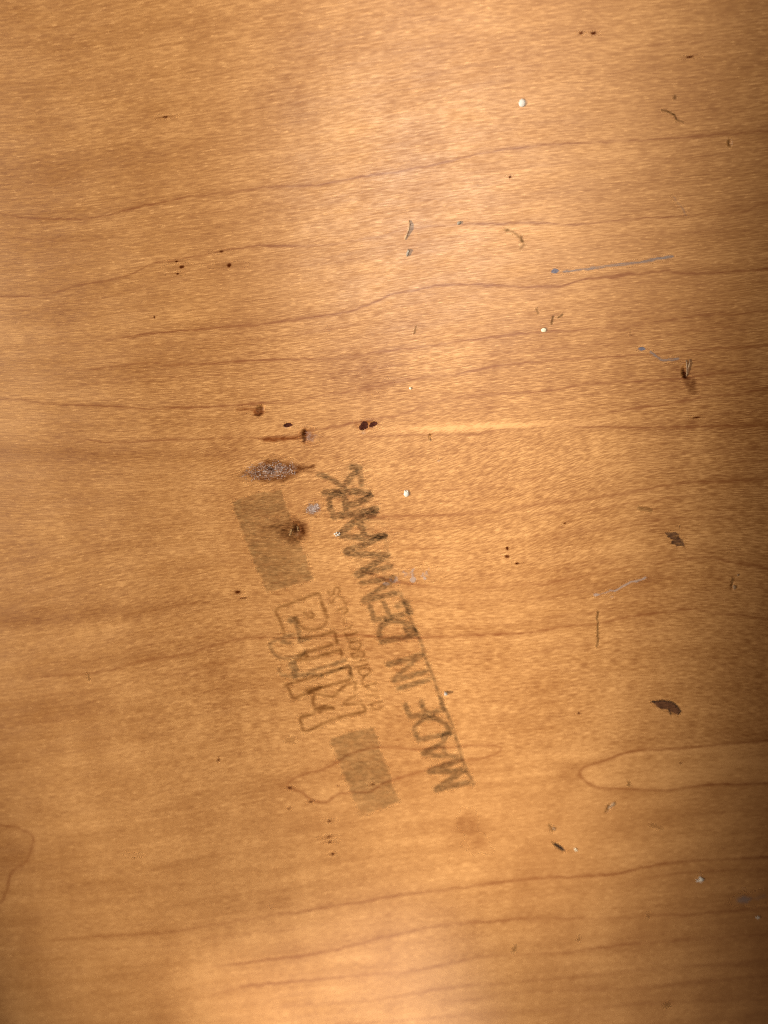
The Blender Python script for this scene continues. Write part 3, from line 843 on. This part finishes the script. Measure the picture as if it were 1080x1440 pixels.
film('dirty_scratch', (700, 312, 745, 356), lambda u, v: np.maximum.reduce([.42 * ST(u, v, [(710, 323), (718, 325), (726, 330), (733, 337), (736, 344), (732, 349)], 3.4, 1.8), .8 * EX(u, v, 714, 324, 5, 2.4, 8, .3, 1.2, .5, 3), .8 * EX(u, v, 733, 336, 3, 5, -25, .2, 1.2, .5, 3)]), M_DIRTSHADE, board, 'short hooked dirty scratch')
film('hairline_scratch', (930, 148, 968, 178), lambda u, v: np.maximum(.9 * ST(u, v, [(931, 155), (940, 158), (947, 161), (951, 168)], 2.2, 1), .6 * ST(u, v, [(951, 168), (960, 172.5)], 2, 1)), M_DIRTSHADE, board, 'thin bent hairline scratch near the top right')
film('crack', (828, 850, 850, 915), lambda u, v: .75 * ST(u, v, [(841, 860), (839.5, 870), (840.5, 880), (839.5, 890), (841, 898), (839, 909)], 2.5, .8, .6), M_DIRTSHADE, board, 'thin dark upright crack across the grain', lift=3e-5)
for pts, w, s in ([[(777, 446), (776, 456)], 3, .8], [[(790, 443), (785, 447)], 3, .6], [[(604, 611), (605.5, 619)], 2.4, .9], [[(585, 458), (583, 468)], 2.4, .5], [[(949, 135), (948, 138)], 4, .6],
                  [[(745, 1206), (765, 1203)], 2, .0], [[(912, 1284), (911, 1290)], 2, .5], [[(886, 466), (886, 472)], 2, .2], [[(755, 435), (756, 440)], 3, .5], [[(124, 948), (126, 956)], 1.8, .7], [[(900, 715), (915, 718)], 6, .4], [[(915, 1160), (930, 1166)], 3, .3],
                  [[(935, 1415), (940, 1412)], 4, .4], [[(815, 1318), (814, 1322)], 3, .5], [[(725, 1332), (722, 1337)], 4, .5]):
    if s:
        film('tick_mark', (min(p[0] for p in pts) - 7, min(p[1] for p in pts) - 7, max(p[0] for p in pts) + 7, max(p[1] for p in pts) + 7), lambda u, v: s * ST(u, v, pts, w, 1.1), M_DIRTSHADE)
film('brown_smudge', (625, 1135, 700, 1210), lambda u, v: .2 * np.maximum(EX(u, v, 658, 1150, 15, 18, 20, .0, 1.1, .5, 9), EX(u, v, 672, 1185, 20, 16, 30, .0, 1.1, .5, 9)), M_KNOTRED, board, 'soft brown smudge below the first stamped letter')
film('brown_smudge', (490, 505, 560, 560), lambda u, v: .16 * EX(u, v, 527, 535, 26, 20, -20, .0, 1.1, .6, 9), M_KNOTRED, board, 'soft brown smudge above the pair of red knots')

# ---- blue crayon, white scuffs
film('crayon_mark', (770, 372, 794, 390), lambda u, v: 1.05 * EX(u, v, 781, 381, 7, 3.6, -4, .5, 1.15), M_BLUE, board, 'blue grey dab at the start of the long crayon line')
film('crayon_line', (788, 350, 956, 392), lambda u, v: (.62 + .2 * sstep(890, 940, u)) * ST(u, v, [(792, 381.5), (815, 380), (840, 376), (870, 372), (900, 369), (920, 365), (945, 361)], 4.6, 2), M_BLUELINE, board, 'long straight blue grey crayon line across the grain')
film('crayon_mark', (890, 482, 914, 500), lambda u, v: .85 * EX(u, v, 902.5, 490.5, 6.5, 3.6, 2, .4, 1.15), M_BLUE, board, 'blue grey dab at the start of the bent crayon line')
film('crayon_line', (908, 488, 960, 516), lambda u, v: .66 * ST(u, v, [(914, 495), (921, 500), (929, 505.5), (940, 506), (954, 505)], 4.4, 2), M_BLUELINE, board, 'short bent blue grey crayon line')
film('crayon_line', (940, 270, 975, 310), lambda u, v: .45 * ST(u, v, [(947, 277), (955, 287), (964, 302)], 4, 2), M_BLUELINE, board, 'faint slanting blue grey crayon line')
film('pale_smear', (1020, 1246, 1090, 1290), lambda u, v: np.maximum(.8 * EX(u, v, 1045, 1266, 16, 8, -6, .1, 1.15), .45 * EX(u, v, 1066, 1262, 26, 9, -12, .0, 1.15)), M_BLUEPALE, board, 'hazy pale blue smear at the lower right edge')
film('white_scratch', (828, 806, 915, 848), lambda u, v: np.maximum.reduce([.8 * ST(u, v, [(836, 837), (848, 834), (858, 831)], 2.8, 1.3), 1.0 * ST(u, v, [(858, 830), (866, 831), (874, 826), (884, 820), (895, 817), (908, 812)], 3, 1.2), 1.3 * EX(u, v, 838, 836, 5.5, 2.6)]),
     M_SCUFF, board, 'thin white scratch rising to the right')
film('white_scuff', (530, 788, 630, 834), lambda u, v: np.maximum.reduce([1.3 * EX(u, v, 581, 815, 4.5, 5), .8 * ST(u, v, [(580, 800), (581, 815)], 6, 2.2), .74 * EX(u, v, 598, 806, 11, 11, 0, .1, 1.1, .6, 3), 1.0 * EX(u, v, 597, 813, 3.4, 3.4), .74 * EX(u, v, 556, 815, 11, 8, 0, .2, 1.1, .6, 3), .66 * EX(u, v, 568, 809, 13, 10, 0, .1, 1.1, .6, 3), .75 * EX(u, v, 543, 821, 8, 4), .55 * EX(u, v, 614, 808, 9, 8, 0, .0, 1.1, .6, 3)]),
     M_SCUFF, board, 'patchy white scuff crossing the stamped letter M')
film('pale_scuff_ring', (1018, 760, 1046, 778), lambda u, v: .5 * ST(u, v, [(1024, 774), (1030, 768), (1038, 771)], 3, 1.4), M_SCUFF)
film('white_scuff', (172, 1195, 206, 1210), lambda u, v: np.maximum(.42 * ST(u, v, [(176, 1201), (190, 1203), (200, 1202)], 3, 1.4), .5 * EX(u, v, 198, 1203, 3, 2)), M_SCUFF, board, 'faint pale nick at the lower left')
film('white_scuff', (372, 1266, 392, 1280), lambda u, v: .5 * EX(u, v, 382, 1274, 4, 3), M_SCUFF)
film('white_scuff', (452, 456, 470, 474), lambda u, v: .55 * np.maximum(EX(u, v, 462, 463, 2.2, 5), EX(u, v, 461, 465, 5, 2)), M_SCUFF)
film('white_scuff', (610, 640, 626, 656), lambda u, v: .65 * EX(u, v, 617, 648, 4, 3), M_SCUFF)
film('white_scuff', (976, 1222, 996, 1234), lambda u, v: .6 * EX(u, v, 984, 1229, 3, 4), M_SCUFF)
film('white_scuff', (1040, 1243, 1052, 1257), lambda u, v: .65 * EX(u, v, 1045.5, 1250, 2.4, 3), M_SCUFF)
film('white_scuff', (854, 834, 868, 846), lambda u, v: .7 * EX(u, v, 860, 839, 3, 2.2), M_SCUFF)

# ---- dents: shade of the pressed hollows painted in as dark strokes
for (x, y, pts, w) in [(1026, 201, [(1025.2, 197), (1025.2, 205)], 2.6), (775, 1163, [(773.5, 1160), (777, 1167)], 2.8), (856, 1137, [(855, 1133), (854.5, 1140)], 3.2), (884.5, 1102, [(884, 1100), (885, 1104)], 2.6),
                       (1030, 824, [(1029.5, 813), (1029.5, 824)], 2.0)]:
    sheet_film('dent', (x - 14, y - 14, x + 14, y + 14), lambda u, v: .8 * ST(u, v, pts, w, 1.3), M_DIRTSHADE)
sheet_film('dent', (770, 1178, 802, 1204), lambda u, v: polygon(u, v, [(777, 1184), (782, 1187), (790, 1191), (796.5, 1196.5), (791, 1196.5), (784, 1192), (779, 1189)], .6, 1.0), M_DARK, board, 'short dark gouge slanting down to the right')

# ------------------------------------------------------------------ specks and crumbs lying on the board
def at(u, v, h=0.0):
    x, y = plane(u, v)
    return np.array([float(x), float(y), h])


def px_size(u, v):
    return float(plane(u + 1, v)[0] - plane(u, v)[0])


def lump(verts_out, faces_out, c, rx, ry, rz, turn=0., seed=0, rough=.10, nu=14, nv=8):
    r = np.random.default_rng(seed)
    ph = r.random(6) * 6.28
    b = len(verts_out)
    ca, sa = math.cos(turn), math.sin(turn)
    for j in range(nv + 1):
        th = math.pi * j / nv
        for i in range(nu):
            p = 2 * math.pi * i / nu
            k = 1 + rough * (math.sin(2 * p + ph[0]) * .5 + math.sin(3 * p + ph[1] + th) * .4 + math.sin(5 * p + 2 * th + ph[2]) * .3) * math.sin(th)
            x, y, z = rx * k * math.sin(th) * math.cos(p), ry * k * math.sin(th) * math.sin(p), rz * math.cos(th)
            verts_out.append((c[0] + x * ca - y * sa, c[1] + x * sa + y * ca, c[2] + z))
    for j in range(nv):
        for i in range(nu):
            i1 = (i + 1) % nu
            faces_out.append((b + j * nu + i, b + j * nu + i1, b + (j + 1) * nu + i1, b + (j + 1) * nu + i))


def tube(verts_out, faces_out, pts, radii, n=8):
    b = len(verts_out)
    pts = np.array(pts, float)
    for k, p in enumerate(pts):
        d = pts[min(k + 1, len(pts) - 1)] - pts[max(k - 1, 0)]
        d /= np.linalg.norm(d)
        s = np.cross(d, (0, 0, 1)); s /= np.linalg.norm(s) + 1e-12
        w = np.cross(s, d)
        for i in range(n):
            a = 2 * math.pi * i / n
            verts_out.append(tuple(p + radii[k] * (math.cos(a) * s + math.sin(a) * w)))
    for k in range(len(pts) - 1):
        for i in range(n):
            i1 = (i + 1) % n
            faces_out.append((b + k * n + i, b + k * n + i1, b + (k + 1) * n + i1, b + (k + 1) * n + i))
    faces_out.append(tuple(b + i for i in range(n))[::-1])
    faces_out.append(tuple(b + (len(pts) - 1) * n + i for i in range(n)))


def speck(name, label, cat, u, v, mat, blobs, group=None, strands=()):
    """blobs: dx, dy (photo px), rx, ry, height (px), turn; strands: list of ((dx, dy, h)...), radius px"""
    o0 = at(u, v); s = px_size(u, v)
    vo, fo = [], []
    for i, (dx, dy, rx, ry, hz, tn) in enumerate(blobs):
        p = at(u + dx, v + dy) - o0
        lump(vo, fo, (p[0], p[1], hz * s * .45), rx * s, ry * s * 1.1, hz * s * .6, R(-tn), int(u * 7 + v + i))
    for pts, rad in strands:
        c = [at(u + a, v + b) - o0 + np.array([0, 0, h * s]) for a, b, h in pts]
        m = len(c)
        tube(vo, fo, c, [rad * s * (.55 + .45 * math.sin(math.pi * (k + .5) / m)) for k in range(m)])
    me = bpy.data.meshes.new(name)
    me.from_pydata(vo, [], fo)
    me.polygons.foreach_set('use_smooth', np.ones(len(me.polygons), bool))
    me.update()
    o = link(name, me, mat)
    o.location = o0
    o['label'] = label; o['category'] = cat
    if group:
        o['group'] = group
    return o


WG = 'white paint specks on the board'
speck('paint_speck', 'largest round white paint speck, alone near the top right of the board', 'paint speck', 734, 145, M_WHITE, [(0, 0, 5, 4.6, 2.2, 0), (1.6, -2, 2.6, 2.4, 2, 0), (-2, 1.5, 2.6, 2.4, 1.8, 0)], WG)
speck('paint_speck', 'white paint speck with two tiny points, right of the stamp lettering', 'paint speck', 571.5, 694, M_WHITE, [(0, .5, 3.6, 3.9, 2, 0), (-1.6, -3, 1.3, 2, 1.6, 0), (1.5, -3, 1.3, 2, 1.6, 0)], WG)
speck('paint_speck', 'small cream oval paint speck between two growth lines at upper right', 'paint speck', 764.5, 464, M_CREAM, [(0, 0, 3.8, 2.8, 1.8, -14)], WG)
speck('paint_speck', 'white paint speck with a smaller companion, low on the right side', 'paint speck', 986, 1237, M_WHITE, [(0, 0, 3.0, 3.4, 2, 20), (-5.5, 1, 1.6, 1.6, 1, 0), (-2, -3, 1.6, 2, 1.2, 0)], WG)
speck('paint_speck', 'lone white paint speck below the pale blue smear', 'paint speck', 1066, 1289.5, M_WHITE, [(0, 0, 2.6, 2.4, 1.8, 0)], WG)
speck('paint_speck', 'tiny cluster of white crystals touching the tip of the letter R', 'paint speck', 474, 751, M_WHITE, [(-3, -.5, 1.5, 1.2, 1.4, 0), (-.5, -2, 1.2, 1.2, 1.4, 0), (2, 1, 1.7, 1.4, 1.3, 0), (-1, 2, 1.3, 1.0, 1.2, 0), (3.4, -1.4, 1, 1, 1.2, 0)], WG)
speck('paint_speck', 'very small pale green speck above the red knots', 'paint speck', 577, 546, M_CREAM, [(0, 0, 1.8, 1.7, 1.4, 0)], WG)
speck('paint_speck', 'tiny pale chip beside the dark gouge near the bottom', 'paint speck', 809.5, 1194.5, M_CREAM, [(0, 0, 3.2, 1.5, 1.2, 45)], WG)
speck('grit_bead', 'single shiny grey bead of grit right of the rule line', 'grit', 627, 974, M_BEAD, [(0, 0, 2.7, 2.6, 5.2, 0)])
speck('wood_fibre', 'upright pale wood fibre crossing a growth line right of centre top', 'fibre', 572, 324, M_FIBRE, [], None, [([(3.5, -14, .4), (4, -8, 1.6), (2.5, -1, 2.2), (.5, 5, 1.2), (-3, 13, .5)], 1.5)])
speck('wood_crumb', 'small grey crumb just below the upright pale fibre', 'crumb', 573.5, 355.5, M_GREY, [(0, 0, 2.1, 4.6, 2.6, 14), (1, -2.5, 1.5, 2, 3, 0)])
speck('wood_crumb', 'tiny grey crumb resting on the second growth line', 'crumb', 645.5, 313.5, M_GREY, [(0, 0, 3.2, 2.0, 2.4, -38)])
speck('wood_splinter', 'pale forked splinter above the dark wedge near the right edge', 'splinter', 966, 515, M_FIBRE, [], None,
      [([(-1.5, -9, .6), (-1, -3, 1.4), (-.5, 5, 1.6), (-1, 14, .6)], 1.0), ([(3.5, -10, .6), (3, -4, 1.6), (1, 3, 1.5), (.5, 11, .6)], 1.0)])
speck('wood_crumb', 'pale flake lifted from a dent below the right growth loop', 'crumb', 861.5, 1131, M_FIBRE, [(0, 0, 2.6, 4.2, 1.6, 32), (-4, 4, 2.0, 3.0, 1.2, 32)])
speck('wood_crumb', 'pale crumb on the edge of a dent at lower right of the stamp', 'crumb', 779, 1165, M_FIBRE, [(0, 0, 1.6, 2.6, 1.4, -32)])
speck('wood_crumb', 'pale pinkish crumb at the foot of a short dent near the right edge', 'crumb', 1032.5, 825.5, M_FIBRE, [(0, 0, 2.2, 3.2, 1.6, -30), (5, -17, 1.2, 1.8, 1.2, 0)])
